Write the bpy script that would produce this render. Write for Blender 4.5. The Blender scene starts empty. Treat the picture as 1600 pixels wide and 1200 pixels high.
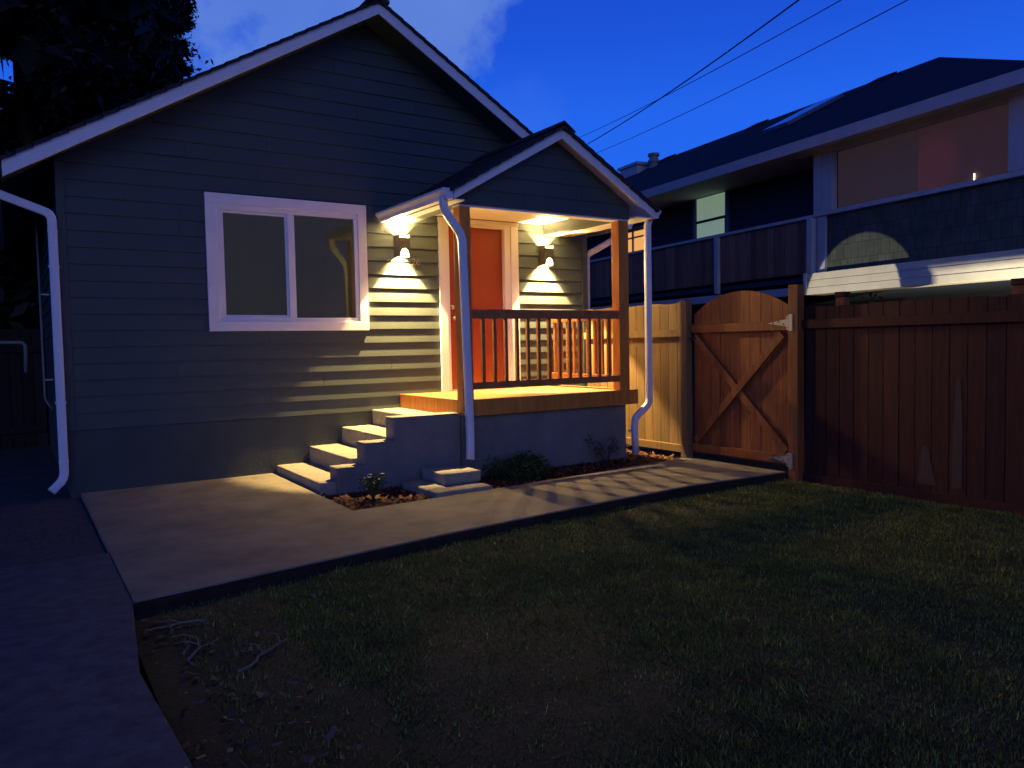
import bpy, bmesh, math, random
import numpy as np
from mathutils import Vector, Matrix, noise
random.seed(7); rng = np.random.default_rng(7)
R = math.radians
sc = bpy.context.scene
COL = sc.collection

# ------------------------------------------------------------------ camera
Fw = Vector((0.54106686, 0.83941296, -0.05130825))
Rt = Vector((0.8398301, -0.54250955, -0.01920388))
Up = Vector((0.0439552, 0.03269963, 0.99849821))
cam = bpy.data.objects.new('camera', bpy.data.cameras.new('camera'))
COL.objects.link(cam)
M = Matrix((( Rt.x, Up.x, -Fw.x), (Rt.y, Up.y, -Fw.y), (Rt.z, Up.z, -Fw.z))).to_4x4()
M.translation = (0, -8.6316, 1.3777)
cam.matrix_world = M
cam.data.sensor_width = 36; cam.data.lens = 1206.57 / 1600 * 36
cam.data.clip_start = .05; cam.data.clip_end = 2000
sc.camera = cam
sc.view_settings.view_transform = 'Standard'; sc.view_settings.look = 'None'
sc.view_settings.exposure = 0; sc.view_settings.gamma = 1

# ------------------------------------------------------------------ world: dusk sky
w = bpy.data.worlds.new('World'); sc.world = w; w.use_nodes = True
nt = w.node_tree; nt.nodes.clear()
def N(t, **k):
    n = nt.nodes.new(t)
    for a, b in k.items(): setattr(n, a, b)
    return n
L = lambda a, b: nt.links.new(a, b)
def mth(op, a, b=None, clamp=False):
    n = N('ShaderNodeMath', operation=op, use_clamp=clamp)
    for i, v in enumerate((a, b)):
        if v is None: continue
        if isinstance(v, (int, float)): n.inputs[i].default_value = v
        else: L(v, n.inputs[i])
    return n.outputs[0]
def dotv(vec, d):
    n = N('ShaderNodeVectorMath', operation='DOT_PRODUCT'); L(vec, n.inputs[0]); n.inputs[1].default_value = Vector(d).normalized(); return n.outputs['Value']
tc = N('ShaderNodeTexCoord'); dirv = tc.outputs['Generated']
sep = N('ShaderNodeSeparateXYZ'); L(dirv, sep.inputs[0])
ramp = N('ShaderNodeValToRGB'); L(sep.outputs['Z'], ramp.inputs[0])
cr = ramp.color_ramp; cr.interpolation = 'EASE'
cr.elements[0].position = 0; cr.elements[0].color = (.04, .19, .92, 1)
cr.elements[1].position = 1; cr.elements[1].color = (.0015, .006, .05, 1)
for p, c in ((.24, (.017, .135, .86, 1)), (.40, (.011, .080, .66, 1)), (.62, (.003, .018, .18, 1))):
    e = cr.elements.new(p); e.color = c
# afterglow low behind the viewer
g = dotv(dirv, (-.25, -1, .12)); g = mth('MAXIMUM', g, 0); g = mth('POWER', g, 3.0)
zf = mth('SUBTRACT', 1, mth('MULTIPLY', sep.outputs['Z'], 2.2), True)
g = mth('MULTIPLY', g, zf)
mixg = N('ShaderNodeMix', data_type='RGBA'); L(g, mixg.inputs[0]); L(ramp.outputs[0], mixg.inputs[6]); mixg.inputs[7].default_value = (.10, .11, .30, 1)
# cloud bank over the gable
nz = N('ShaderNodeTexNoise'); L(dirv, nz.inputs['Vector']); nz.inputs['Scale'].default_value = 7; nz.inputs['Detail'].default_value = 7; nz.inputs['Roughness'].default_value = .58
cd = mth('ADD', dotv(dirv, (.3278, .8528, .4066)), mth('MULTIPLY', mth('SUBTRACT', nz.outputs['Fac'], .5), .045))
cmask = mth('MULTIPLY', mth('SUBTRACT', cd, .9835), 170, True)
nz2 = N('ShaderNodeTexNoise'); L(dirv, nz2.inputs['Vector']); nz2.inputs['Scale'].default_value = 4; nz2.inputs['Detail'].default_value = 5
cmask = mth('MULTIPLY', cmask, mth('ADD', mth('MULTIPLY', nz2.outputs['Fac'], 1.0), .15, True))
# small wisp
cd2 = mth('ADD', dotv(dirv, (.540, .785, .283)), mth('MULTIPLY', mth('SUBTRACT', nz.outputs['Fac'], .5), .004))
w2 = mth('MULTIPLY', mth('SUBTRACT', cd2, .9988), 500, True)
cmask = mth('MAXIMUM', cmask, mth('MULTIPLY', w2, .16))
mixc = N('ShaderNodeMix', data_type='RGBA'); L(cmask, mixc.inputs[0]); L(mixg.outputs[2], mixc.inputs[6]); mixc.inputs[7].default_value = (.135, .26, .70, 1)
# below the horizon: dark
gr = mth('MULTIPLY', mth('ADD', sep.outputs['Z'], .02), 40, True)
mixh = N('ShaderNodeMix', data_type='RGBA'); L(gr, mixh.inputs[0]); mixh.inputs[6].default_value = (.002, .003, .006, 1); L(mixc.outputs[2], mixh.inputs[7])
bg = N('ShaderNodeBackground'); L(mixh.outputs[2], bg.inputs[0]); bg.inputs[1].default_value = 1.0
wo = N('ShaderNodeOutputWorld'); L(bg.outputs[0], wo.inputs[0])

# twilight: broad, low, behind the viewer
sl = bpy.data.lights.new('twilight', 'SUN'); sl.energy = .30; sl.angle = R(50); sl.color = (.62, .66, 1.0)
so = bpy.data.objects.new('twilight', sl); COL.objects.link(so)
so.rotation_euler = Vector((-.42, -1, .20)).to_track_quat('Z', 'Y').to_euler()

# ------------------------------------------------------------------ materials
MATS = {}
def mat(name, col, rough=.7, var=.15, nscale=8, bump=0, bscale=60, stretch=(1, 1, 1), col2=None, tint=False, spec=.3, metal=0, emit=None, estr=0, coord='Object', gscale=None):
    m = bpy.data.materials.new(name); m.use_nodes = True; t = m.node_tree
    b = t.nodes['Principled BSDF']; b.inputs['Roughness'].default_value = rough; b.inputs['Metallic'].default_value = metal
    b.inputs['Specular IOR Level'].default_value = spec
    tc = t.nodes.new('ShaderNodeTexCoord'); mp = t.nodes.new('ShaderNodeMapping'); mp.inputs['Scale'].default_value = stretch
    t.links.new(tc.outputs[coord], mp.inputs[0])
    n = t.nodes.new('ShaderNodeTexNoise'); n.inputs['Scale'].default_value = nscale; n.inputs['Detail'].default_value = 8; n.inputs['Roughness'].default_value = .65
    t.links.new(mp.outputs[0], n.inputs['Vector'])
    r = t.nodes.new('ShaderNodeValToRGB'); r.color_ramp.elements[0].position = .3; r.color_ramp.elements[1].position = .7
    c2 = col2 or tuple(min(1, c * (1 + var)) for c in col)
    c1 = col if col2 else tuple(c * (1 - var) for c in col)
    r.color_ramp.elements[0].color = (*c1, 1); r.color_ramp.elements[1].color = (*c2, 1)
    t.links.new(n.outputs['Fac'], r.inputs[0]); out = r.outputs[0]
    if tint:
        a = t.nodes.new('ShaderNodeAttribute'); a.attribute_name = 'tint'
        mu = t.nodes.new('ShaderNodeVectorMath'); mu.operation = 'SCALE'
        t.links.new(out, mu.inputs[0]); t.links.new(a.outputs['Fac'], mu.inputs['Scale']); out = mu.outputs[0]
    t.links.new(out, b.inputs['Base Color'])
    if bump:
        nb = t.nodes.new('ShaderNodeTexNoise'); nb.inputs['Scale'].default_value = bscale; nb.inputs['Detail'].default_value = 6
        t.links.new(mp.outputs[0], nb.inputs['Vector'])
        bp = t.nodes.new('ShaderNodeBump'); bp.inputs['Strength'].default_value = bump; bp.inputs['Distance'].default_value = .01
        t.links.new(nb.outputs['Fac'], bp.inputs['Height']); t.links.new(bp.outputs[0], b.inputs['Normal'])
    if emit:
        b.inputs['Emission Color'].default_value = (*emit, 1); b.inputs['Emission Strength'].default_value = estr
    MATS[name] = m; return m
siding = mat('siding_paint', (.064, .079, .071), .55, .10, 3, .12, 90, (.25, 1, 1))
found = mat('foundation_paint', (.058, .072, .068), .8, .14, 2.5, .35, 35)
trim = mat('trim_white', (.80, .78, .77), .5, .05, 5, .08, 80)
alum = mat('gutter_white', (.74, .75, .78), .38, .05, 3)
shing = mat('shingle', (.030, .032, .038), .9, .4, 30, .8, 90)
conc = mat('concrete', (.23, .205, .15), .9, .30, 2.2, .45, 80)
cheekm = mat('porch_concrete', (.19, .18, .165), .9, .22, 3, .6, 45)
concs = mat('step_concrete', (.27, .25, .20), .9, .18, 6, .6, 45)
drive = mat('driveway_concrete', (.090, .096, .108), .92, .40, 9, .9, 90)
decktan = mat('deck_paint', (.23, .135, .042), .6, .12, 6, .2, 40, (.3, 2, 1))
redwood = mat('stained_cedar', (.225, .074, .019), .65, .35, 5, .25, 40, (5, 5, .35), tint=True)
darkred = mat('dark_stained_cedar', (.064, .0145, .005), .7, .4, 5, .25, 40, (5, 5, .35), tint=True)
cedar = mat('raw_cedar', (.20, .125, .050), .75, .25, 5, .25, 40, (5, 5, .35), tint=True)
porchwood = mat('porch_cedar', (.54, .205, .035), .6, .25, 5, .2, 40, (4, 4, .5))
railwood = mat('rail_cedar', (.38, .145, .042), .6, .25, 5, .2, 40, (2, 3, 2))
doorred = mat('door_red', (.28, .050, .014), .45, .04, 2)
metal = mat('galvanised', (.40, .39, .35), .45, .15, 30, metal=.6)
black = mat('lamp_black', (.05, .042, .035), .45, .1, 10)
glow = mat('lamp_glass', (.9, .8, .6), .4, .02, 5, emit=(1, .80, .42), estr=9)
wglass = mat('window_pane', (.022, .021, .012), .04, .35, 1.2, spec=.4, emit=(.013, .0115, .005), estr=1)
brass = mat('number_metal', (.45, .40, .28), .4, .1, 20, metal=.7)
soil = mat('soil', (.030, .020, .014), .95, .4, 12, .9, 40)
lawnbase = mat('lawn_soil', (.026, .034, .010), .95, .5, 3, .8, 50, col2=(.062, .052, .032))
bark = mat('bark', (.06, .04, .03), .95, .3, 8, .8, 25, (3, 3, .6))
# foliage with per-leaf tint
def leafmat(name, col, rough=.55):
    return mat(name, col, rough, .25, 3, tint=True, spec=.25)
conif = leafmat('conifer_leaves', (.008, .012, .009))
bushm = leafmat('bush_leaves', (.045, .075, .018))
herbm = leafmat('plant_leaves', (.06, .09, .02))
petal = mat('petals', (.75, .73, .60), .6, .05, 10)
grassm = leafmat('grass_blades', (.23, .24, .038), .65)
chipm = leafmat('bark_chips', (.14, .060, .030), .85)
twigm = mat('dry_twig', (.20, .17, .13), .9, .2, 20)
paleleaf = leafmat('dry_leaves', (.15, .11, .075), .8)
# neighbour
nwall = mat('neighbour_wall', (.030, .042, .075), .8, .25, 6, .5, 25, (1, 1, 5))
nshake = mat('neighbour_shingles', (.085, .10, .085), .85, .25, 5, .5, 30)
ntrim = mat('neighbour_trim', (.50, .48, .48), .7, .12, 4)
nband = mat('neighbour_band', (.66, .62, .50), .6, .10, 3, .1, 40)
nroof = mat('neighbour_roof', (.014, .020, .045), .9, .35, 20, .7, 60)
nboard = mat('balcony_boards', (.27, .135, .085), .85, .3, 5, .2, 30, (4, 4, .4), tint=True)
ncurtain = mat('purple_curtain', (.06, .045, .055), .8, .12, 2, emit=(.10, .065, .075), estr=.20)
nred = mat('red_curtain_glare', (.075, .045, .05), .8, .15, 2, emit=(.12, .062, .072), estr=.20)
nlit = mat('lit_window', (.5, .5, .45), .3, .3, 1.2, emit=(.36, .52, .36), estr=.42)
norange = mat('orange_window', (.5, .3, .1), .3, .3, 5, emit=(1, .46, .10), estr=.85)
wirem = mat('cable', (.07, .075, .09), .7)
dark = mat('dark_wood', (.02, .018, .016), .9, .3, 4, .3, 30, tint=True)
pipeg = mat('pipe_grey', (.22, .23, .22), .5, .2, 10)

# brick pattern bump/shade for the shakes
def add_brick(m, sx, sz, mort=.02, amt=.6):
    t = m.node_tree; b = t.nodes['Principled BSDF']
    tc = t.nodes.new('ShaderNodeTexCoord'); s = t.nodes.new('ShaderNodeSeparateXYZ'); c = t.nodes.new('ShaderNodeCombineXYZ')
    t.links.new(tc.outputs['Object'], s.inputs[0]); t.links.new(s.outputs['Y'], c.inputs[0]); t.links.new(s.outputs['Z'], c.inputs[1])
    br = t.nodes.new('ShaderNodeTexBrick'); t.links.new(c.outputs[0], br.inputs['Vector'])
    br.inputs['Scale'].default_value = 1; br.inputs['Brick Width'].default_value = sx; br.inputs['Row Height'].default_value = sz
    br.inputs['Mortar Size'].default_value = mort; br.inputs['Color1'].default_value = (1, 1, 1, 1); br.inputs['Color2'].default_value = (.7, .7, .7, 1); br.inputs['Mortar'].default_value = (.25, .25, .25, 1)
    old = b.inputs['Base Color'].links[0].from_socket
    mx = t.nodes.new('ShaderNodeMix'); mx.data_type = 'RGBA'; mx.blend_type = 'MULTIPLY'; mx.inputs[0].default_value = amt
    t.links.new(old, mx.inputs[6]); t.links.new(br.outputs['Color'], mx.inputs[7]); t.links.new(mx.outputs[2], b.inputs['Base Color'])
def soft_glare(m, y, z, ry, rz, col):
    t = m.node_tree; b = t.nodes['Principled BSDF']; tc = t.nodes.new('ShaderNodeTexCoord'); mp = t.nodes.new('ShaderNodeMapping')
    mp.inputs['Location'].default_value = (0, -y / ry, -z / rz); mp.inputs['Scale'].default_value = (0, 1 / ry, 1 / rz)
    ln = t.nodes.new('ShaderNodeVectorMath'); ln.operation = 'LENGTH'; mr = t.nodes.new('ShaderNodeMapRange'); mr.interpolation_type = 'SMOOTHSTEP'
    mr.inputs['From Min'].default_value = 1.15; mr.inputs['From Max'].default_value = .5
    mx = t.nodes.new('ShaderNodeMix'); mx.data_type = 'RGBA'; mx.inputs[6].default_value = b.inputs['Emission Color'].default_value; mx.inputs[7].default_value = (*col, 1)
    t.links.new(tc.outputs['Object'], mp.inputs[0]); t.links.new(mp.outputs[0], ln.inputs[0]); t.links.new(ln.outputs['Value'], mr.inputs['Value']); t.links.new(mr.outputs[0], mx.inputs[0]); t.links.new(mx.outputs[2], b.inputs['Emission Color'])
soft_glare(nred, -2.05, 3.80, .42, .52, (.20, .07, .085))  # soft red reflection painted into the curtain's emission colour
add_brick(nshake, .14, .24, .006, .7); add_brick(nroof, .3, .14, .008, .6)

# ------------------------------------------------------------------ mesh helpers
class MB:
    def __init__(s): s.v = []; s.f = []; s.t = []; s.cur = 1.0
    def add(s, vs, fs, t=None):
        o = len(s.v); s.v += [tuple(v) for v in vs]; s.f += [tuple(i + o for i in f) for f in fs]; s.t += [s.cur if t is None else t] * len(fs); return s
    def box(s, x0, x1, y0, y1, z0, z1, t=None):
        v = [(x, y, z) for z in (z0, z1) for y in (y0, y1) for x in (x0, x1)]
        return s.add(v, [(0, 2, 3, 1), (4, 5, 7, 6), (0, 1, 5, 4), (2, 6, 7, 3), (0, 4, 6, 2), (1, 3, 7, 5)], t)
    def prism(s, pts, vec, t=None):           # polygon (3d) extruded by vec
        n = len(pts); a = [Vector(p) for p in pts]; b = [p + Vector(vec) for p in a]
        nrm = Vector((0, 0, 0))
        for i in range(n): nrm += a[i].cross(a[(i + 1) % n])
        if nrm.dot(Vector(vec)) > 0: a.reverse(); b.reverse()
        return s.add(a + b, [tuple(range(n)), tuple(range(2 * n - 1, n - 1, -1))] + [(i, i + n, (i + 1) % n + n, (i + 1) % n) for i in range(n)], t)
    def bar(s, p, q, w, h, up=(0, 0, 1), t=None):   # box beam from p to q
        p = Vector(p); q = Vector(q); d = (q - p).normalized(); u = Vector(up); sd = d.cross(u).normalized() * w / 2; u2 = sd.cross(d).normalized() * h / 2
        pts = [p + sd + u2, p - sd + u2, p - sd - u2, p + sd - u2]
        return s.prism(pts, q - p, t)
    def tube(s, path, r, n=10, sq=None, t=None, taper=1.0):
        P = [Vector(p) for p in path]; vs = []; m = len(P); prev = None
        for i, p in enumerate(P):
            d = ((P[min(i + 1, m - 1)] - p).normalized() + (p - P[max(i - 1, 0)]).normalized()).normalized()
            ref = Vector((0, -1, 0)) if abs(d.y) < .9 else Vector((0, 0, 1))
            if prev is not None: ref = prev
            a = (ref - d * ref.dot(d)).normalized(); prev = a; b = d.cross(a)
            rr = r * (1 + (taper - 1) * i / max(1, m - 1))
            for k in range(n):
                th = 2 * math.pi * (k + .5) / n; c, q = math.cos(th), math.sin(th)
                if sq: 
                    e = .35; c = math.copysign(abs(c) ** e, c) * sq[1] / r; q = math.copysign(abs(q) ** e, q) * sq[0] / r
                vs.append(p + a * c * rr + b * q * rr)
        fs = [(i * n + k, i * n + (k + 1) % n, (i + 1) * n + (k + 1) % n, (i + 1) * n + k) for i in range(m - 1) for k in range(n)]
        fs += [tuple(range(n - 1, -1, -1)), tuple((m - 1) * n + k for k in range(n))]
        return s.add(vs, fs, t)
    def build(s, name, m, parent=None, bevel=0, smooth=False, org=None):
        me = bpy.data.meshes.new(name)
        if org is None:
            org = Vector((0, 0, 0))
            if parent is not None:
                p = parent
                while p.parent: p = p.parent
                org = Vector(p.get('_org', (0, 0, 0)))
        org = Vector(org)
        me.from_pydata([Vector(v) - org for v in s.v], [], s.f)
        at = me.attributes.new('tint', 'FLOAT', 'FACE'); at.data.foreach_set('value', np.array(s.t, dtype=np.float32))
        me.materials.append(m)
        bm = bmesh.new(); bm.from_mesh(me); bmesh.ops.recalc_face_normals(bm, faces=bm.faces); bm.to_mesh(me); bm.free()
        if smooth: me.polygons.foreach_set('use_smooth', [True] * len(me.polygons))
        o = bpy.data.objects.new(name, me); COL.objects.link(o)
        if parent is not None: o.parent = parent
        else: o.location = org; o['_org'] = tuple(org)
        if bevel:
            md = o.modifiers.new('bevel', 'BEVEL'); md.width = bevel; md.segments = 2; md.limit_method = 'ANGLE'
        if smooth:
            pass
        return o
def box(name, m, parent, *a, bevel=0): return MB().box(*a).build(name, m, parent, bevel)
def thing(name, label, cat, loc, group=None, rotz=0):
    o = bpy.data.objects.new(name, None); COL.objects.link(o); o.location = loc; o.rotation_euler = (0, 0, rotz)
    o.empty_display_size = .2; o['label'] = label; o['category'] = cat; o['_org'] = tuple(loc) if not rotz else (0, 0, 0)
    if group: o['group'] = group
    return o
def tag(o, label, cat, group=None):
    o['label'] = label; o['category'] = cat
    if group: o['group'] = group
    return o
def struct(o, kind='structure'): o['kind'] = kind; return o
def bez(pts, n=5):                            # round the corners of a polyline
    P = [Vector(p) for p in pts]; out = [P[0]]
    for i in range(1, len(P) - 1):
        a, b, c = P[i - 1], P[i], P[i + 1]; k = min(.07, (a - b).length * .45, (c - b).length * .45)
        s, e = b + (a - b).normalized() * k, b + (c - b).normalized() * k
        for j in range(n + 1):
            t = j / n; out.append(s * (1 - t) ** 2 + b * 2 * t * (1 - t) + e * t * t)
    return out + [P[-1]]
JT = {}; JR = random.Random(3)
def laps(mb, y0, z0, ztop, xl, xr, holes=(), e=.162, t=.016):
    """lap siding on the plane y=y0 facing -y; xl/xr are functions of z; holes (x0,x1,z0,z1)"""
    z = z0; k = 0
    while z < ztop - .01:
        z1 = min(z + e, ztop); cuts = sorted({z, z1} | {c for h in holes for c in h[2:] if z < c < z1})
        for a, b in zip(cuts, cuts[1:]):
            segs = [(lambda q, xl=xl: xl(q), lambda q, xr=xr: xr(q))]
            mid = (a + b) / 2; xs = [xl(mid)]
            ivs = [(None, None)]
            hs = sorted(h for h in holes if h[2] < mid < h[3])
            pieces = []; left = None
            for h in hs: pieces.append((left, h[0])); left = h[1]
            pieces.append((left, None)); js = JT.setdefault((round(y0, 2), k), [JR.uniform(-1.5, 2.0) + 3.66 * q for q in range(4)]); new = []
            for l, r_ in pieces:
                L_, R_ = (xl(mid) if l is None else l), (xr(mid) if r_ is None else r_)
                for j in js:
                    if L_ + .3 < j < R_ - .3: new.append((l, j - .0015)); l = j + .0015
                new.append((l, r_))
            pieces = new
            for l, r_ in pieces:
                la, lb = (xl(a), xl(b)) if l is None else (l, l)
                ra, rb = (xr(a), xr(b)) if r_ is None else (r_, r_)
                if ra - la < .01: continue
                rb = max(rb, lb + .001)
                oa = t * (1 - (a - z) / e) + .003; ob = t * (1 - (b - z) / e) + .003
                vs = [(la, y0, a), (ra, y0, a), (ra, y0 - oa, a), (la, y0 - oa, a), (lb, y0, b), (rb, y0, b), (rb, y0 - ob, b), (lb, y0 - ob, b)]
                mb.add(vs, [(0, 1, 2, 3), (4, 7, 6, 5), (3, 2, 6, 7), (0, 4, 5, 1), (0, 3, 7, 4), (1, 5, 6, 2)])
        z += e; k += 1
    return mb
def grid_plane(x0, x1, y0, y1, n, m, zf):
    mb = MB(); vs = [(x0 + (x1 - x0) * i / n, y0 + (y1 - y0) * j / m, 0) for j in range(m + 1) for i in range(n + 1)]
    vs = [(x, y, zf(x, y)) for x, y, _ in vs]
    return mb.add(vs, [(j * (n + 1) + i, j * (n + 1) + i + 1, (j + 1) * (n + 1) + i + 1, (j + 1) * (n + 1) + i) for j in range(m) for i in range(n)])

# ------------------------------------------------------------------ ground
struct(MB().add([(-400, -400, -.16), (400, -400, -.16), (400, 400, -.16), (-400, 400, -.16)], [(0, 1, 2, 3)]).build('ground', soil))
slab = [(.50, -.004), (2.37, -.004), (2.36, -2.46), (4.6, -2.30), (6.70, -2.08), (6.70, -3.46), (5.39, -3.39), (4.28, -3.47), (2.63, -3.64), (1.27, -3.84), (.50, -3.96)]
pw = MB().prism([(x, y, -.105) for x, y in slab], (0, 0, .105)).build('path', conc, bevel=.008); struct(pw)
pe = [(.498, -.004)] + [(x, y) for x, y in slab]
em = MB(); so_ = slab[5:]
for (x0, y0), (x1, y1) in zip(so_, so_[1:]):
    em.prism([(x0, y0 - .001, -.13), (x1, y1 - .001, -.13), (x1, y1 - .001, -.009), (x0, y0 - .001, -.009)], (0, -.012, 0))
struct(em.build('path_edge', soil))
dr_ = [(-3.6, -2.70), (.494, -2.70), (.494, -3.97), (.40, -5.0), (.47, -6.5), (.42, -8), (.45, -14), (-3.6, -14)]
struct(MB().prism([(x, y, -.11) for x, y in dr_], (0, 0, .107)).build('driveway', drive, bevel=.006))
struct(grid_plane(-3.6, .485, -2.69, 8, 24, 60, lambda x, y: -.03 + .018 * noise.noise((x * 3, y * 3, 0))).build('gravel_strip', mat('gravel', (.07, .07, .075), .95, .55, 26, 1.0, 70)))
def lawn_z(x, y): return -.076 + .018 * noise.noise((x * .9, y * .9, 1.3)) + .008 * noise.noise((x * 4, y * 4, 0))
struct(grid_plane(.44, 6.72, -13, -3.30, 70, 90, lambda x, y: lawn_z(x, y)).build('lawn', lawnbase, smooth=True))
def bare(x, y):
    v = noise.noise((x * .75 + 3.1, y * .75 + .4, 2.0)) + .5 * noise.noise((x * 2.6, y * 2.6, 5.0)) + .25 * noise.noise((x * 7, y * 7, 9.0))
    v += .75 * math.exp(-((x - 1.75) ** 2 + (y + 6.2) ** 2) / .45) + .45 * math.exp(-((x - 2.1) ** 2 + (y + 5.2) ** 2) / .25)
    return v
def grass():
    vs = []; fs = []; ti = []
    n = 0
    cand = rng.random((290000, 2))
    for a, b in cand:
        x = .62 + a * 6.1; y = -3.36 - b * 5.4
        edge = -3.46 - .0 * x if x > 4.2 else -3.47 - (4.28 - x) * .135
        if y > edge - .02 - .03 * noise.noise((x * 5, 0, 0)): continue
        dd = math.hypot(x, y + 8.63)
        if dd > 5.2 and rng.random() < .30: continue
        bv = bare(x, y)
        if rng.random() < .52 * min(1, max(0, (bv - .10) / .55)): continue
        if x < 1.15 + .15 * noise.noise((y * 2, 0, 0)) and rng.random() < .75: continue
        cl = noise.noise((x * 6, y * 6, 3)); 
        h = (.020 + .012 * cl + .016 * rng.random() ** 2) * (1 - .4 * min(1, max(0, bv))) * (1.9 if rng.random() < .02 else 1); wd = .0016 + .0018 * rng.random() + .0006 * dd / 3
        th = rng.random() * 6.283; ln = rng.normal(0, .5) * h; lx, ly = math.cos(th * 3.1) * ln, math.sin(th * 3.1) * ln
        cx, cy = math.cos(th) * wd, math.sin(th) * wd; z = lawn_z(x, y) - .004
        vs += [(x - cx, y - cy, z), (x + cx, y + cy, z), (x + lx, y + ly, z + h)]
        fs.append((n, n + 1, n + 2)); n += 3
        k = .35 + .9 * rng.random() ** 1.5 + .35 * cl
        ti.append(max(.15, k * (2.4 if rng.random() < .06 else 1)))
    mb = MB(); mb.v = vs; mb.f = fs; mb.t = ti
    me = bpy.data.meshes.new('grass'); me.from_pydata(vs, [], fs)
    me.attributes.new('tint', 'FLOAT', 'FACE').data.foreach_set('value', np.array(ti, dtype=np.float32)); me.materials.append(grassm)
    o = bpy.data.objects.new('grass', me); COL.objects.link(o); return o
gs = grass(); tag(gs, 'short patchy grass covering the front lawn', 'grass'); gs['kind'] = 'stuff'; del gs['category']; gs['category'] = 'grass'

def chips(name, pts_fn, n, m, size, z, lab, cat):
    mb = MB()
    for _ in range(n):
        x, y = pts_fn()
        a = rng.random() * 6.28; l = size * (.5 + rng.random()); wd = l * (.3 + .3 * rng.random()); tz = rng.normal(0, .25)
        u = Vector((math.cos(a), math.sin(a), tz)) * l / 2; v = Vector((-math.sin(a), math.cos(a), rng.normal(0, .25))) * wd / 2
        c = Vector((x, y, z + .012 * rng.random() + abs(tz) * l / 2))
        mb.add([c - u - v, c + u * .8 - v, c + u + v * .7, c - u * .7 + v], [(0, 1, 2, 3)], .35 + 1.1 * rng.random())
    me = bpy.data.meshes.new(name); me.from_pydata(mb.v, [], mb.f); me.attributes.new('tint', 'FLOAT', 'FACE').data.foreach_set('value', np.array(mb.t, dtype=np.float32)); me.materials.append(m)
    o = bpy.data.objects.new(name, me); COL.objects.link(o); o['kind'] = 'stuff'; o['label'] = lab; o['category'] = cat; return o
def inpoly(x, y, P):
    c = False
    for i in range(len(P)):
        x1, y1 = P[i]; x2, y2 = P[i - 1]
        if (y1 > y) != (y2 > y) and x < (x2 - x1) * (y - y1) / (y2 - y1) + x1: c = not c
    return c
bedP = [(2.38, -1.35), (2.38, -2.44), (4.6, -2.285), (6.72, -2.065), (6.72, -.02), (6.26, -.02), (6.26, -1.5), (2.5, -1.5)]
def bedpt():
    while True:
        x, y = 2.38 + rng.random() * 4.34, -2.45 + rng.random() * 2.45
        if inpoly(x, y, bedP): return x, y
struct(MB().prism([(x, y, -.12) for x, y in bedP], (0, 0, .075)).build('mulch_bed', soil))
chips('bark_mulch', bedpt, 5200, chipm, .045, -.044, 'reddish bark mulch in the narrow bed along the porch', 'mulch')
def strippt():
    return .47 + abs(rng.normal(0, .33)), -4.1 - rng.random() * 4.4
chips('dry_leaf_litter', strippt, 420, paleleaf, .032, -.068, 'dead leaves scattered on the bare strip beside the driveway', 'leaf litter')

# dry twigs lying at the lawn corner
for i, (x, y, a, l) in enumerate([(.80, -4.35, 2.4, .30), (.62, -4.85, .9, .34), (.78, -5.12, -.2, .42), (.66, -6.35, .6, .36)]):
    mb = MB(); p = Vector((x, y, -.055)); path = [p]; d = a
    for k in range(7):
        d += rng.normal(0, .35); path.append(path[-1] + Vector((math.cos(d), math.sin(d), rng.normal(0, .06))) * l / 7)
        if k in (2, 3, 5):
            q = path[-1]; s2 = d + (1 if k % 2 else -1) * .8
            mb.tube([q, q + Vector((math.cos(s2), math.sin(s2), .15)) * l * .22, q + Vector((math.cos(s2 + .3), math.sin(s2 + .3), .05)) * l * .36], .004, 5, taper=.4)
    mb.tube(path, .008, 6, taper=.4)
    tag(mb.build('dry_twig', twigm, org=(x, y, -.06), smooth=True), ['pale branched twig by the corner of the walkway', 'pale twig lying beside the driveway below the walkway corner', 'long pale twig pointing into the lawn beside the driveway', 'pale twig nearest the bottom edge beside the driveway'][i], 'twig', 'dry twigs beside the driveway')

# ------------------------------------------------------------------ house
H = thing('house', 'dark grey lap-sided bungalow with white gable trim and lit front porch', 'house', (3.62, 0, 0))
SL = .592; XL, XR, XC = .42, 6.82, 3.62
under = lambda x: 3.00 + SL * (x if x < XC else 2 * XC - x)         # underside of the roof at x
gl = lambda z: max(XL, (z - 3.0) / SL) if z > 3.0 else XL
gr_ = lambda z: min(XR, 2 * XC - (z - 3.0) / SL) if z > 3.0 else XR
peak = under(XC)
wallmb = laps(MB(), 0, .62, peak - .02, gl, gr_, holes=[(1.82, 3.49, 1.64, 2.97), (4.56, 5.62, .62, 2.93)])
front = wallmb.build('front_wall', siding, H)
# solid backing behind the siding
bk = MB()
bk.box(XL, 1.86, .001, .12, .62, 3.2); bk.box(3.45, 4.60, .001, .12, .62, 3.2); bk.box(5.58, XR, .001, .12, .62, 3.2)
bk.box(1.86, 3.45, .001, .12, .62, 1.70); bk.box(1.86, 3.45, .001, .12, 2.90, 3.2)
bk.box(4.60, 5.58, .001, .12, 2.92, 3.2)
bk.prism([(XL, .001, 3.2), (XR, .001, 3.2), (XR, .001, under(XR)), (XC, .001, peak), (XL, .001, under(XL))], (0, .12, 0))
bk.build('wall_core', siding, H)
def sidewall(x, sgn):
    mb = MB(); z = .62
    while z < 3.22:
        mb.prism([(x, .0, z), (x + sgn * .016, .0, z), (x + sgn * .003, .0, min(z + .162, 3.24)), (x, .0, min(z + .162, 3.24))], (0, 10, 0)); z += .162
    return mb
sidewall(XL, -1).build('side_wall', siding, H); sidewall(XR, 1).build('side_wall', siding, H)
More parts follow.
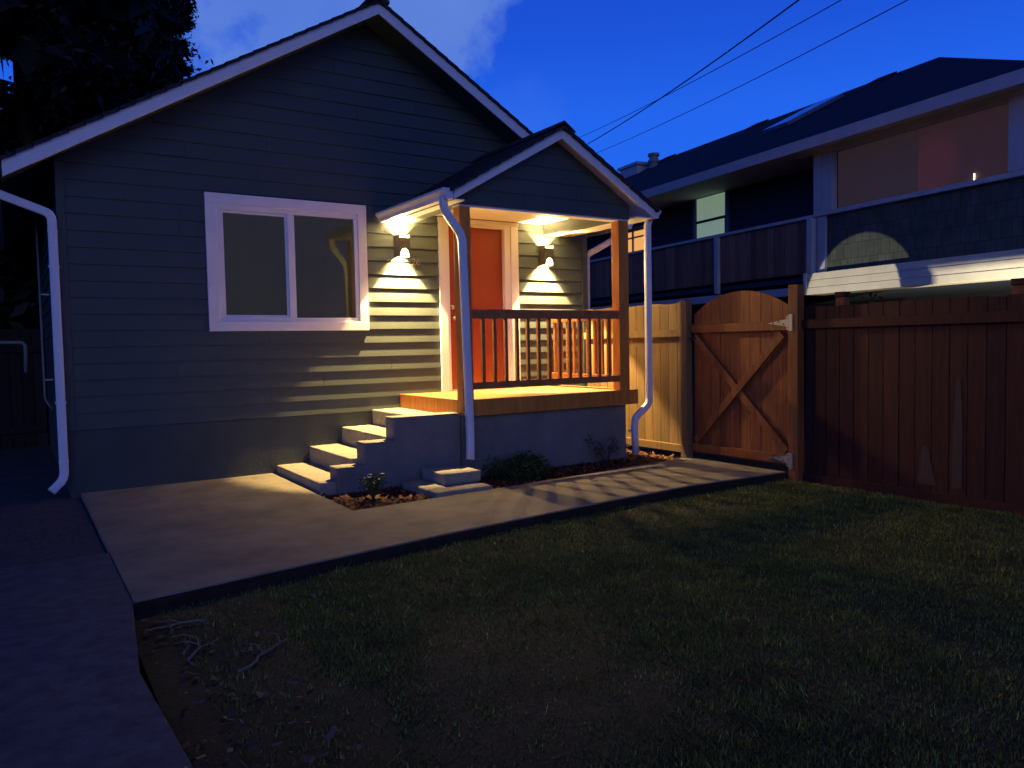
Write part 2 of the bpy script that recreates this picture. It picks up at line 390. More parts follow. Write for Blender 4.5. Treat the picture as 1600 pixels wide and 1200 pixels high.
MB().box(XL - .012, XL + .0, -.02, .07, .62, 3.22).box(XL - .012, XL + .06, -.030, -.017, .62, 3.2).build('corner_board', siding, H)
MB().box(XR - .06, XR + .03, -.024, -.0165, .62, 3.2).build('corner_board', siding, H)
fb = MB().box(XL - .004, XR + .004, -.004, .2, -.15, .615).box(XL - .004, XL + .2, .2, 10, -.15, .615).box(XR - .2, XR + .004, .2, 10, -.15, .615)
fb.build('foundation', found, H)
# roof
def roof_slab(x0, z0, x1, z1, ya, yb, th, mb):     # sloped slab, z0/z1 = underside
    return mb.prism([(x0, ya, z0), (x1, ya, z1), (x1, ya, z1 + th), (x0, ya, z0 + th)], (0, yb - ya, 0))
eb = MB(); roof_slab(-.02, under(-.02) + .005, XC, under(XC) + .005, -.385, 10.3, .10, eb); roof_slab(2 * XC + .02, under(-.02) + .005, XC, under(XC) + .005, -.385, 10.3, .10, eb)
rf = eb.build('roof', siding, H)
sb = MB()
n = 26
for sgn in (1, -1):                                 # stepped shingle courses
    for k in range(n):
        a = -.06 + (XC + .06) * k / n; b = -.06 + (XC + .06) * (k + 1) / n + .015
        za, zb = under(a) + .107 + .012, under(b) + .107 + .003
        xa, xb = (a, b) if sgn == 1 else (2 * XC - a, 2 * XC - b)
        if k == n - 1: xb = XC
        sb.prism([(xa, -.44, za - .022), (xb, -.44, zb - .022), (xb, -.44, zb + .012), (xa, -.44, za + .012)], (0, 10.8, 0))
sb.box(XC - .12, XC + .12, -.44, 10.3, under(XC) + .09, under(XC) + .13)
sb.build('shingles', shing, rf)
for sgn in (1, -1):
    x0, x1 = (-.01, XC) if sgn == 1 else (2 * XC + .01, XC)
    mb = MB().prism([(x0, -.387, 2.945), (x0, -.387, 3.105), (x1, -.387, 3.105 + SL * (XC + .01)), (x1, -.387, 2.945 + SL * (XC + .01) + .02)], (0, -.022, 0))
    mb.build('fascia', trim, H, bevel=.003)
# main gutters: k-profile along the eaves
def gutter(name, x, sgn, y0, y1, zt, parent, size=.11):
    s = size; prof = [(0, 0), (0, -s * .85), (s * .62, -s * .85), (s * .72, -s * .5), (s, -s * .2), (s, 0), (s * .9, 0), (s * .9, -s * .18), (s * .62, -s * .48), (s * .55, -s * .78), (.006, -s * .78), (.006, 0)]
    o = MB().prism([(x + sgn * a, y0, zt + b) for a, b in prof], (0, y1 - y0, 0)).build(name, alum, parent)
    solid = [(0, 0), (0, -s * .85), (s * .62, -s * .85), (s * .72, -s * .5), (s, -s * .2), (s, 0)]
    MB().prism([(x + sgn * a, y0 - .004, zt + b) for a, b in solid], (0, .004, 0)).build('end_cap', alum, o)
    return o
gutter('gutter', -.035, -1, -.40, 10.3, 3.05, H); gutter('gutter', 2 * XC + .035, 1, -.40, 10.3, 3.05, H)
dsq = (.040, .030)
def downspout(path, parent, straps=()):
    o = MB().tube(bez(path), .04, 16, sq=dsq).build('downspout', alum, parent, smooth=True)
    P_ = [Vector(p) for p in path]
    for a, b in zip(P_, P_[1:]):
        if (b - a).length > .5: 
            d = (b - a).normalized()
            for q in (a + d * .16, b - d * .16): MB().tube([q - d * .012, q + d * .012], .043, 16, sq=(dsq[0] + .003, dsq[1] + .003)).build('seam', alum, o, smooth=False)
    for (x, y, z) in straps: MB().box(x - .046, x + .046, y - .034, y + .05, z - .012, z + .012).build('strap', alum, o)
    return o
downspout([(-.10, -.10, 3.0), (-.10, -.10, 2.86), (.365, -.09, 2.69), (.365, -.075, .17), (.25, -.12, .06)], H, [(.365, -.06, 2.2), (.365, -.06, .9)])
downspout([(7.315, -.25, 2.99), (7.315, -.25, 2.90), (6.90, .06, 2.62), (6.90, .06, .1)], H)

# window
Wn = thing('window', 'x', 'x', (0, 0, 0)); bpy.data.objects.remove(Wn)
fm = MB()
fm.box(1.756, 3.551, -.038, -.001, 1.577, 1.675); fm.box(1.756, 3.551, -.038, -.001, 2.925, 3.035)
fm.box(1.756, 1.868, -.036, -.001, 1.675, 2.925); fm.box(3.445, 3.551, -.036, -.001, 1.675, 2.925)
wf = fm.build('window', trim, H, bevel=.003)
vm = MB()
vm.box(1.868, 3.445, -.022, .07, 1.675, 1.722); vm.box(1.868, 3.445, -.022, .07, 2.868, 2.925); vm.box(1.868, 1.915, -.022, .07, 1.722, 2.868); vm.box(3.398, 3.445, -.022, .07, 1.722, 2.868)
vm.box(2.622, 2.700, -.018, .06, 1.722, 2.868)
vm.build('frame', alum, wf, bevel=.003)
sm = MB(); sm.box(1.915, 2.622, .005, .03, 1.722, 1.752).box(1.915, 2.622, .005, .03, 2.84, 2.868).box(1.915, 1.942, .005, .03, 1.752, 2.84).box(2.598, 2.622, .005, .03, 1.752, 2.84)
sm.build('sash', alum, wf)
MB().box(1.942, 2.598, .014, .020, 1.752, 2.84).build('pane', wglass, wf); MB().box(2.700, 3.398, .004, .010, 1.722, 2.868).build('pane', wglass, wf)

# door
db = MB().box(4.503, 4.612, -.038, -.001, .80, 2.925).box(5.565, 5.680, -.038, -.001, .80, 2.925).box(4.495, 5.69, -.042, -.001, 2.925, 2.975)
db.box(4.612, 4.645, -.030, .09, .80, 2.925).box(5.475, 5.565, -.020, .09, .80, 2.925).box(4.645, 5.475, -.020, .09, 2.885, 2.925)
do = MB().box(4.645, 5.475, .045, .085, .815, 2.885).build('door', doorred, H, bevel=.002)
for x0, x1, z0, z1 in ((4.75, 5.03, 1.0, 1.65), (5.09, 5.37, 1.0, 1.65), (4.75, 5.03, 1.8, 2.75), (5.09, 5.37, 1.8, 2.75)):
    pass
db.build('door_frame', trim, do, bevel=.003)
MB().tube([(4.71, .045, 1.72), (4.71, -.01, 1.72)], .012, 10).tube([(4.71, -.012, 1.72), (4.71, -.05, 1.72)], .028, 14).build('handle', brass, do, smooth=True); MB().tube([(4.71, .045, 1.86), (4.71, .02, 1.86)], .028, 14).build('lock', brass, do, smooth=True)
MB().box(4.612, 5.565, -.06, .09, .802, .815).build('threshold', metal, do)

# porch roof, gable
PC, PX0, PX1, PZ = 5.15, 3.80, 6.50, 2.88        # PZ underside of roof at eave
pund = lambda x: PZ + .578 * ((x - PX0) if x < PC else (PX1 - x))
pk = pund(PC); YF = -1.75
pr = MB()
for sgn in (1, -1):
    x0 = PX0 if sgn == 1 else PX1
    roof_slab(x0, PZ, PC, pk, YF + .024, -.001, .07, pr)
prf = pr.build('porch_roof', trim, H)
ps = MB()
n = 10
for sgn in (1, -1):
    for k in range(n):
        a = PX0 - .05 + (PC - PX0 + .05) * k / n; b = PX0 - .05 + (PC - PX0 + .05) * (k + 1) / n + .012
        za, zb = pund(a) + .077 + .014, pund(b) + .077 + .003
        xa, xb = (a, b) if sgn == 1 else (2 * PC - a, 2 * PC - b)
        if k == n - 1: xb = PC
        ps.prism([(xa, YF - .045, za - .02), (xb, YF - .045, zb - .02), (xb, YF - .045, zb + .014), (xa, YF - .045, za + .014)], (0, 1.74, 0))
for k in range(7): y = YF - .05 + k * .25; ps.prism([(PC - .15, y, pk + .03), (PC, y, pk + .125), (PC + .15, y, pk + .03), (PC + .15, y, pk + .04), (PC, y, pk + .14), (PC - .15, y, pk + .04)], (0, .26, .0))
ps.build('porch_shingles', shing, prf)
for sgn in (1, -1):
    x0 = PX0 - .005 if sgn == 1 else PX1 + .005
    MB().prism([(x0, YF + .022, PZ - .03), (x0, YF + .022, PZ + .075), (PC, YF + .022, pk + .077), (PC, YF + .022, pk - .045)], (0, -.024, 0)).build('porch_fascia', trim, H, bevel=.003)
HB = 2.82                                        # header bottom
gxl = lambda z: max(3.93, PC - (pk - .01 - z) / .578) if z > 2.93 else 3.93
gxr = lambda z: min(6.25, PC + (pk - .01 - z) / .578) if z > 2.93 else 6.25
laps(MB(), -1.58, HB + .02, pk - .03, gxl, gxr, e=.162, t=.010).build('porch_gable', siding, H)
MB().box(3.93, 6.25, -1.577, -1.45, HB + .02, 2.945).build('header', siding, H)
MB().box(3.93, 6.25, -1.575, -1.445, HB - .004, HB + .018).build('header_trim', trim, H)
# side beams
MB().box(3.925, 4.055, -1.444, -.018, 2.84, 2.975).build('porch_beam', siding, H, bevel=.003)
MB().box(6.10, 6.235, -1.444, -.018, 2.84, 2.975).build('porch_beam', siding, H, bevel=.003)
MB().box(4.056, 6.099, -1.444, -.018, 2.985, 3.0).build('porch_ceiling', trim, H)
# side soffits sloping with the roof (boards)
MB().box(3.805, 3.924, -1.72, -.018, 2.845, 2.858).build('soffit', trim, H); MB().box(6.236, 6.495, -1.72, -.018, 2.845, 2.858).build('soffit', trim, H)
gutter('porch_gutter', PX0 - .012, -1, YF + .02, -.03, 2.955, H, .12); gutter('porch_gutter', PX1 + .012, 1, YF + .02, -.03, 2.955, H, .12)
downspout([(3.725, -1.64, 2.88), (3.725, -1.64, 2.76), (3.93, -1.64, 2.50), (3.985, -1.625, .40), (3.935, -1.70, .19)], H, [(3.985, -1.60, .66)])
downspout([(6.575, -1.60, 2.88), (6.53, -1.60, 2.80), (6.53, -1.60, .66), (6.50, -1.60, .60), (6.31, -1.60, .47), (6.285, -1.60, .38), (6.30, -1.60, .02)], H, [(6.30, -1.57, .3)])
# posts
MB().box(3.935, 4.065, -1.583, -1.45, .63, 2.818).build('post', porchwood, H, bevel=.004)
MB().box(6.085, 6.235, -1.583, -1.45, .803, 2.818).build('post', porchwood, H, bevel=.004)
# deck
deck = MB().box(3.945, 6.36, -1.565, -.02, .765, .80).build('deck', decktan, H, bevel=.004)
MB().box(3.93, 3.945, -1.45, -.02, .63, .803).build('deck_fascia', porchwood, deck, bevel=.003)
MB().box(4.067, 6.37, -1.582, -1.566, .628, .804).build('deck_fascia', porchwood, deck, bevel=.003)
MB().box(6.36, 6.375, -1.566, -.02, .63, .803).build('deck_fascia', porchwood, deck)
MB().box(3.95, 6.24, -1.50, -.01, -.15, .765).build('porch_foundation', cheekm, H, bevel=.006)
# front rail
def railing(p0, p1, n, top, parent):
    p0 = Vector(p0); p1 = Vector(p1); d = (p1 - p0).normalized(); sd = Vector((d.y, -d.x, 0))
    o = MB().bar(p0 + Vector((0, 0, 1.705)), p1 + Vector((0, 0, 1.705)), .045, .10).build('railing', railwood, parent, bevel=.004)
    MB().bar(p0 + Vector((0, 0, .945)), p1 + Vector((0, 0, .945)), .04, .075).build('bottom_rail', railwood, o, bevel=.003)
    proto = None
    for k in range(n):
        q = p0 + (p1 - p0) * (k + 1) / (n + 1)
        if proto is None:
            proto = MB().bar(q + Vector((0, 0, .983)), q + Vector((0, 0, 1.654)), .036, .036, up=tuple(d)).build('baluster', railwood, o, bevel=.002); q0 = q
        else:
            c = proto.copy(); COL.objects.link(c); c.parent = o; c.location = q - q0
    return o
railing((4.066, -1.545, 0), (6.084, -1.545, 0), 13, 1.755, H)
railing((6.16, -1.448, 0), (6.16, -.03, 0), 9, 1.755, H)
# steps
st = thing('x', 'x', 'x', (0, 0, 0)); bpy.data.objects.remove(st)
sp = [(2.41, .085), (2.79, .265), (3.18, .455), (3.565, .635)]
def rough_box(x0, x1, y0, y1, z0, z1, name='step'):
    o = box(name, concs, STEPS, x0, x1, y0, y1, z0, z1)
    md = o.modifiers.new('bevel', 'BEVEL'); md.width = .014; md.segments = 2
    sd = o.modifiers.new('sub', 'SUBSURF'); sd.subdivision_type = 'SIMPLE'; sd.levels = sd.render_levels = 4
    tx = bpy.data.textures.get('chip') or bpy.data.textures.new('chip', 'CLOUDS'); tx.noise_scale = .09; tx.noise_depth = 4
    dm = o.modifiers.new('disp', 'DISPLACE'); dm.texture = tx; dm.strength = .014; dm.mid_level = .5; dm.texture_coords = 'LOCAL'
    return o
ck = MB()
ck.prism([(2.575, -1.50, -.13), (2.575, -1.50, .205), (2.86, -1.50, .205), (2.86, -1.50, .425), (3.18, -1.50, .425), (3.18, -1.50, .655), (3.94, -1.50, .655), (3.94, -1.50, -.13)], (0, .22, 0))
STEPS = ck.build('stairs', cheekm, H)
for md_ in (('bevel', 'BEVEL'),):
    m_ = STEPS.modifiers.new(*md_); m_.width = .012; m_.segments = 2
for i, (x, z) in enumerate(sp):
    rough_box(x, 3.93 if i == 3 else sp[i + 1][0] + .05, -1.285 if i else -1.46, -.006, -.10 if i == 0 else sp[i - 1][1] - .03, z)
# cap of the cheek in bare concrete
for x0, x1, z in ((2.57, 2.865, .205), (2.865, 3.175, .425), (3.175, 3.925, .655)):
    rough_box(x0, x1, -1.497, -1.285, z, z + .010, 'cap')
# house number
def digits(txt, x, z, h):
    cu = bpy.data.curves.new('t', 'FONT'); cu.body = txt; cu.size = h; cu.extrude = .004; o = bpy.data.objects.new('t', cu); COL.objects.link(o)
    dg = bpy.context.evaluated_depsgraph_get(); me = bpy.data.meshes.new_from_object(o.evaluated_get(dg)); bpy.data.objects.remove(o)
    me.materials.clear(); me.materials.append(brass)
    for v in me.vertices: a, b, c = v.co; v.co = (a, -c, b)
    q = bpy.data.objects.new('house_number', me); COL.objects.link(q); q.location = (x, -.034, z); return q
dn = digits('26', 4.12, 2.365, .12); tag(dn, 'metal house number 26 on the siding right below the left wall lamp', 'house number')

# wall lamps
def lamp(x, zc, lab):
    t = thing('wall_lamp', lab, 'lamp', (x, 0, zc), 'wall lamps either side of the door')
    z0, z1 = zc - .13, zc + .13; hw = .072; dp = -.165
    MB().box(x - hw, x + hw, -.030, -.002, z0, z1).build('back_plate', black, t, bevel=.002)
    MB().box(x - hw, x - hw + .008, dp, -.030, z0, z1).build('side_plate', black, t); MB().box(x + hw - .008, x + hw, dp, -.030, z0, z1).build('side_plate', black, t)
    # front shield with an arched lower edge
    pts = [(x - hw + .009, dp, z0 + .085)] + [(x + (hw - .022) * -math.cos(a), dp, z0 + .035 + .075 * math.sin(a)) for a in [math.pi * k / 12 for k in range(0, 13)]][0:0]
    arch = [(x - (hw - .02) * math.cos(math.pi * k / 14), dp, z0 + .022 + .072 * math.sin(math.pi * k / 14)) for k in range(15)]
    poly = [(x - hw + .009, dp, z0 + .008), (x - hw + .0095, dp, z1 - .035), (x + hw - .0095, dp, z1 - .035), (x + hw - .009, dp, z0 + .008)] + [(a, b, c) for a, b, c in reversed(arch)]
    sh = MB(); up = [(x - hw + .009, dp, z1 - .035), (x + hw - .009, dp, z1 - .035)]
    for k in range(14):
        a, b = arch[k], arch[k + 1]; sh.prism([a, b, (b[0], dp, z1 - .035), (a[0], dp, z1 - .035)], (0, .006, 0))
    sh.box(x - hw + .009, arch[0][0], dp, dp + .006, z0 + .005, z1 - .035); sh.box(arch[-1][0], x + hw - .009, dp, dp + .006, z0 + .005, z1 - .035)
    sh.build('front_shield', black, t)
    MB().box(x - hw + .010, x + hw - .010, dp + .008, -.032, zc - .012, zc + .03).build('housing', black, t)
    mb = MB()
    mb.tube([(x, -.098, zc - .013), (x, -.098, zc - .035)], .030, 14); mb.build('bulb', glow, t, smooth=True); mb = MB()
    mb.tube([(x, -.098, zc + .031), (x, -.098, zc + .050)], .030, 14)
    mb.build('bulb', glow, t, smooth=True)
    for kind, dz, e in (('POINT', -.055, 270), ('SPOT', -.056, 1250), ('POINT', .068, 210)):
        l = bpy.data.lights.new('lamp_light', kind); l.energy = e; l.shadow_soft_size = .010 if kind == 'SPOT' or dz > 0 else .028; l.color = (1, .67, .26)
        if kind == 'SPOT': l.spot_size = R(84); l.spot_blend = .2
        lo = bpy.data.objects.new('lamp_light', l); COL.objects.link(lo); lo.parent = t; lo.location = (0, -.098, dz)
    return t
lamp(3.975, 2.578, 'black up-and-down wall lamp left of the red door')
lamp(6.092, 2.560, 'black up-and-down wall lamp right of the red door')

# old step blocks by the walkway
ob = thing('concrete_block_step', 'small two-tier concrete block step in the bed beside the walkway', 'step', (3.5, -1.95, -.05))
STEPS = ob
rough_box(3.20, 3.80, -2.36, -1.60, -.10, .035, 'lower_slab'); rough_box(3.42, 3.83, -2.10, -1.60, .035, .145, 'upper_block')

# ------------------------------------------------------------------ plants
def leaves(mb, c, rad, n, size, squash=1.0, shell=.45, flat=0):
    for _ in range(n):
        v = Vector(rng.normal(0, 1, 3)).normalized(); r0 = shell + (1 - shell) * rng.random() ** .5
        k = 1 + .28 * noise.noise(v * 2.2 + Vector(c))
        p = Vector(c) + Vector((v.x * rad[0], v.y * rad[1], v.z * rad[2])) * r0 * k
        a = Vector(rng.normal(0, 1, 3)).normalized(); b = a.cross(Vector(rng.normal(0, 1, 3))).normalized(); s = size * (.5 + rng.random())
        mb.add([p - a * s, p + b * s * .38, p + a * s, p - b * s * .38], [(0, 1, 2, 3)], .35 + 1.2 * rng.random())
def fol(name, mb, m, parent=None, org=(0, 0, 0)):
    me = bpy.data.meshes.new(name); o_ = Vector(org) if parent is None else Vector(parent['_org'])
    me.from_pydata([Vector(v) - o_ for v in mb.v], [], mb.f)
    me.attributes.new('tint', 'FLOAT', 'FACE').data.foreach_set('value', np.array(mb.t, dtype=np.float32)); me.materials.append(m)
    o = bpy.data.objects.new(name, me); COL.objects.link(o)
    if parent: o.parent = parent
    else: o.location = o_
    return o
b = thing('shrub', 'low rounded dark green shrub in the bed against the porch foundation', 'shrub', (4.40, -1.80, -.04))
mb = MB()
for _ in range(26):
    c = (4.42 + rng.normal(0, .17), -1.84 + rng.normal(0, .08), .03 + abs(rng.normal(0, .06))); leaves(mb, c, (.13, .12, .11), 120, .020)
fol('foliage', mb, bushm, b)
mb = MB()
for k in range(7): a = k * .9; mb.tube([(4.42, -1.82, -.04), (4.42 + .1 * math.cos(a), -1.82 + .06 * math.sin(a), .05), (4.42 + .2 * math.cos(a), -1.82 + .1 * math.sin(a), .12)], .006, 5, taper=.4)
mb.build('stem', bark, b)
b = thing('shrub', 'sparse reddish twiggy shrub near the right end of the porch foundation', 'shrub', (5.75, -1.70, -.04))
mb = MB(); st_ = MB()
for k in range(16):
    a = rng.random() * 6.28; l = .10 + .14 * rng.random(); e = Vector((5.75 + math.cos(a) * l, -1.70 + math.sin(a) * l * .5, -.04 + .13 + .16 * rng.random()))
    st_.tube([(5.75, -1.70, -.04), Vector((5.75, -1.70, 0)).lerp(e, .5), e], .004, 5, taper=.3); leaves(mb, e, (.06, .06, .06), 22, .014)
fol('foliage', mb, leafmat('red_leaves', (.06, .022, .018)), b); st_.build('stem', bark, b)
b = thing('flowering_plant', 'small flowering plant with pale blossoms beside the bottom of the steps', 'plant', (2.74, -1.98, -.04))
mb = MB(); st_ = MB(); pt = MB()
for k in range(26):
    a = k * 2.4; l = .03 + .085 * rng.random(); e = Vector((2.74 + math.cos(a) * l, -1.98 + math.sin(a) * l, .10 + .11 * rng.random()))
    st_.tube([(2.74, -1.98, -.05), Vector((2.74, -1.98, .03)).lerp(e, .5), e], .003, 5, taper=.4); leaves(mb, e - Vector((0, 0, .04)), (.035, .035, .05), 20, .016)
    if k % 2 == 0:
        for j in range(6):
            th = j * 1.047; d1 = Vector((math.cos(th), math.sin(th), .35)) * .022; d2 = Vector((-math.sin(th), math.cos(th), 0)) * .010
            pt.add([e, e + d1 * .6 + d2, e + d1, e + d1 * .6 - d2], [(0, 1, 2, 3)])
fol('leaves', mb, herbm, b); st_.build('stem', herbm, b); fol('blossoms', pt, petal, b)

def tree(x, y, h, rad, lab, cat='tree', base=1.0, n=13000, name='tree', size=.11, lean=0, fill=1.0):
    t = thing(name, lab, cat, (x, y, -.15), None)
    tr = MB(); tr.tube([(x, y, -.15), (x + .05, y, h * .3), (x + lean * .5, y, h * .62), (x + lean, y, h * .95)], .24, 10, taper=.15)
    for k in range(22):
        z = base + (h - base) * (.05 + .85 * k / 22); a = k * 2.4; l = rad * (1 - .55 * k / 22) * .85
        tr.tube([(x, y, z), (x + math.cos(a) * l * .5, y + math.sin(a) * l * .5, z + .25), (x + math.cos(a) * l, y + math.sin(a) * l, z + .1)], .06, 6, taper=.2)
    tr.build('trunk', bark, t, smooth=True)
    mb = MB(); cl = 150
    for k in range(cl):
        q = (k + rng.random()) / cl; z = base + (h - base) * q; a = rng.random() * 6.28; rr = rad * (1 - .5 * q) * math.sqrt(rng.random()) * .95
        s = rad * (.20 + .16 * rng.random())
        leaves(mb, (x + math.cos(a) * rr, y + math.sin(a) * rr, z), (s, s, s * .75), n // cl, size, shell=.2); leaves(mb, (x + math.cos(a) * rr * .85, y + math.sin(a) * rr * .85, z), (s * .6, s * .6, s * .5), 120, size * 2.2 * fill, shell=.2)
    fol('crown', mb, conif, t); return t
tree(.35, 9.0, 14.5, 3.7, 'tall dark dense tree rising behind the left end of the house roof', n=75000, size=.065, fill=3.4)
tree(-5.4, 7.0, 12, 3.4, 'dark tree at the far left edge behind the driveway', n=24000, size=.08, fill=2.6)
tree(3.5, 12.5, 11.5, 1.1, 'slimmer tree with gaps of sky at its edge, right of the big tree', n=20000, base=3, size=.06, fill=1.3)
# hedge + fence closing the side yard at left
hb = thing('hedge', 'black overgrown hedge filling the side yard left of the house', 'hedge', (-1.8, 6.0, -.15))
mb = MB()
for k in range(90): leaves(mb, (-4.2 + 4.5 * rng.random(), 5.6 + rng.random(), .2 + 3.2 * rng.random()), (.7, .5, .6), 130, .13, shell=.2)
fol('foliage', mb, conif, hb); MB().tube([(-1.8, 6, -.15), (-1.8, 6, 1.6)], .07).build('stem', bark, hb)
sf = thing('side_fence', 'dark board fence closing the side yard at the far left', 'fence', (-1.7, 5.0, -.15))
mb = MB()
for k in range(28): mb.box(-3.8 + k * .15, -3.8 + k * .15 + .143, 5.0, 5.02, -.15, 1.75, t=.7 + .6 * rng.random())
mb.build('boards', dark, sf); MB().box(-3.8, .38, 4.955, 4.998, 1.4, 1.49).box(-3.8, .38, 4.955, 4.998, .2, .29).build('rails', dark, sf)
# handrail and pipes seen down the side of the house
hr = MB().tube(bez([(-.55, 2.5, -.05), (-.55, 2.5, 1.515), (.136, 2.5, 1.515), (.125, 2.5, 1.15)]), .022, 10).build('pipe_rail', pipeg, org=(-.55, 2.5, -.05), smooth=True)
tag(hr, 'bent grey pipe rail in the dark side yard left of the house', 'rail')
cp = thing('conduit', 'thin grey conduit pipe running up the dark side wall of the house', 'pipe', (.36, 2.45, .62))
MB().tube(bez([(.31, 2.5, 3.0), (.31, 2.5, .80), (.385, 2.5, .68)]), .014, 10).build('pipe', pipeg, cp, smooth=True)
for z in (2.1, 1.05): MB().box(.305, .41, 2.49, 2.51, z - .01, z + .01).build('clamp', metal, cp)

# ------------------------------------------------------------------ fence with gate
FX = 6.75
def boards(mb, y0, y1, z0, ztop, wd=.142, gap=.005, x=FX + .045, th=.018, topf=None):
    y = y0; k = 0
    while y < y1 - .02:
        e = min(y + wd, y1 - gap); t = .72 + .5 * rng.random(); dx = .003 * rng.random()
        if topf: mb.prism([(x + dx, y, z0), (x + dx, e, z0), (x + dx, e, topf(e)), (x + dx, (y + e) / 2, topf((y + e) / 2)), (x + dx, y, topf(y))], (th, 0, 0), t)
        else: zt = ztop(y) if callable(ztop) else ztop; mb.box(x + dx, x + dx + th, y, e, z0, zt + .012 * (rng.random() - .5), t)
        y = e + gap; k += 1
    return mb
fa = thing('fence', 'pale unstained cedar fence section between the porch and the gate, warmly lit', 'fence', (FX, -1.0, -.1))
boards(MB(), -1.96, -.05, .06, 1.84).build('boards', cedar, fa, bevel=.002)
MB().box(FX, FX + .044, -1.96, -.05, 1.43, 1.52).build('rail', cedar, fa, bevel=.003); MB().box(FX, FX + .044, -1.96, -.05, .03, .12).build('rail', cedar, fa, bevel=.003)
MB().box(FX - .055, FX + .044, -2.065, -1.965, -.1, 1.86).build('post', cedar, fa, bevel=.004)
ga = thing('gate', 'stained cedar garden gate with arched top and crossed braces', 'gate', (FX, -2.8, .03))
gc, gw = -2.79, .70
arc = lambda y: 1.92 - .235 * abs((y - gc) / gw) ** 2.1
boards(MB(), -3.49, -2.09, .05, 0, wd=.138, topf=arc, gap=.004).build('boards', redwood, ga)
MB().box(FX, FX + .043, -3.49, -2.09, 1.47, 1.565).build('rail', redwood, ga, bevel=.003)
MB().box(FX, FX + .043, -3.49, -2.09, .07, .165).build('rail', redwood, ga, bevel=.003)
MB().bar((FX + .025, -2.13, 1.43), (FX + .025, -3.42, .20), .085, .036, up=(1, 0, 0)).build('brace', redwood, ga, bevel=.003)
MB().bar((FX + .012, -3.38, 1.43), (FX + .012, -2.15, .20), .085, .036, up=(1, 0, 0)).build('brace', redwood, ga, bevel=.003)
for z in (1.545, .12):
    hm = MB().prism([(FX - .003, -3.20, z), (FX - .003, -3.42, z + .035), (FX - .003, -3.46, z + .035), (FX - .003, -3.46, z - .035), (FX - .003, -3.42, z - .035)], (-.004, 0, 0))
    hm.box(FX - .066, FX - .061, -3.555, -3.51, z - .085, z + .085); hm.tube([(FX - .035, -3.50, z - .085), (FX - .035, -3.50, z + .085)], .012, 8); hm.box(FX - .012, FX - .007, -3.50, -3.44, z - .07, z + .07)
    hg = hm.build('hinge', metal, ga)
    for yy, zz in ((-3.27, 0), (-3.34, .012), (-3.40, -.012), (-3.46, .05), (-3.46, -.05)): MB().tube([(FX - .007, yy, z + zz), (FX - .0145, yy, z + zz)], .007, 8).build('bolt', black, hg)
MB().box(FX - .012, FX + .0, -2.16, -2.08, 1.395, 1.425).tube([(FX - .012, -2.11, 1.41), (FX - .04, -2.10, 1.41)], .009).build('latch', black, ga)
fr = thing('fence', 'dark red-stained board fence running along the right side of the lawn', 'fence', (FX, -6.5, -.12))
MB().box(FX - .06, FX + .044, -3.615, -3.50, -.12, 1.93).build('post', redwood, fr, bevel=.004)
mb = MB(); boards(mb, -9.6, -3.62, .0, lambda y: 1.70, wd=.144, gap=.007); mb.build('boards', darkred, fr)
MB().box(FX, FX + .044, -9.6, -3.617, 1.48, 1.57).build('rail', darkred, fr, bevel=.003)
# kickboard and the posts behind, their tops standing above the boards
MB().box(FX + .02, FX + .044, -9.6, -3.617, -.12, .0).build('kickboard', darkred, fr)
for y in (-4.00, -5.60, -7.2, -8.8):
    p = MB().box(FX + .07, FX + .16, y - .045, y + .045, -.12, 1.775).build('post', redwood, fr, bevel=.003)
    MB().box(FX + .06, FX + .17, y - .055, y + .055, 1.776, 1.83).build('cap', darkred, p, bevel=.006)
# pale patches painting gap light and reflections onto the fence boards
wm = mat('painted_gap_light', (.085, .048, .026), .8, .25, 6, .2, 40, (4, 4, .5))
wp = MB()
wp.prism([(FX + .0445, -4.80, .06), (FX + .0445, -4.97, .06), (FX + .0445, -4.93, .22), (FX + .0445, -4.89, .41), (FX + .0445, -4.85, .40), (FX + .0445, -4.82, .25)], (-.0015, 0, 0))
wp.prism([(FX + .0445, -5.10, .06), (FX + .0445, -5.19, .06), (FX + .0445, -5.19, .60), (FX + .0445, -5.17, 1.02), (FX + .0445, -5.135, 1.0), (FX + .0445, -5.11, .55)], (-.0015, 0, 0))
wp.build('gap_light_patch', wm, fr)

# ------------------------------------------------------------------ neighbour's house
TH = R(7.5)
Nh = thing('house', 'two-storey dark blue house with balcony and lit window beyond the fence', 'house', (11.3, -.5, 0), rotz=-TH)
# local frame: X away from the viewer, Y along the facade, Z up
def nb(name, m, parent, *a, bevel=0): return MB().box(*a).build(name, m, parent, bevel)
OB = .9
nb('wall', nwall, Nh, OB, OB + .2, .0, 13, 2.2, 4.75)                 # recessed upper wall
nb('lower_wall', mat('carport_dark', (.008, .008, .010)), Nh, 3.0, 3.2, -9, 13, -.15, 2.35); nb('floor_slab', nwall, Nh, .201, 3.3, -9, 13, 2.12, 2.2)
nb('bay_side', nwall, Nh, .0, OB, -.02, .06, 2.46, 4.7)
nb('shingle_panel', nshake, Nh, .03, .2, -9, -.06, 2.46, 3.38)
nb('sill_rail', ntrim, Nh, -.05, .2, -9, -.0, 3.385, 3.455, bevel=.004)
bd = MB()
for k in range(3): bd.box(-.20 - .008 * (2 - k), .2, -9, .02, 2.10 + k * .118, 2.10 + k * .118 + .112)
bd.build('band_siding', nband, Nh, bevel=.003)
MB().box(-.24, -.217, -.03, .03, 2.10, 2.46).build('band_end', nband, Nh)
MB().box(-.02, .12, -.22, -.065, 2.46, 3.38).box(-.02, .1, -.03, .03, 2.46, 3.38).build('corner_trim', ntrim, Nh)
MB().box(-.04, .10, -.16, .0, 3.46, 4.40).box(-.03, .10, -.36, -.17, 3.46, 4.40).build('corner_trim', ntrim, Nh, bevel=.003)
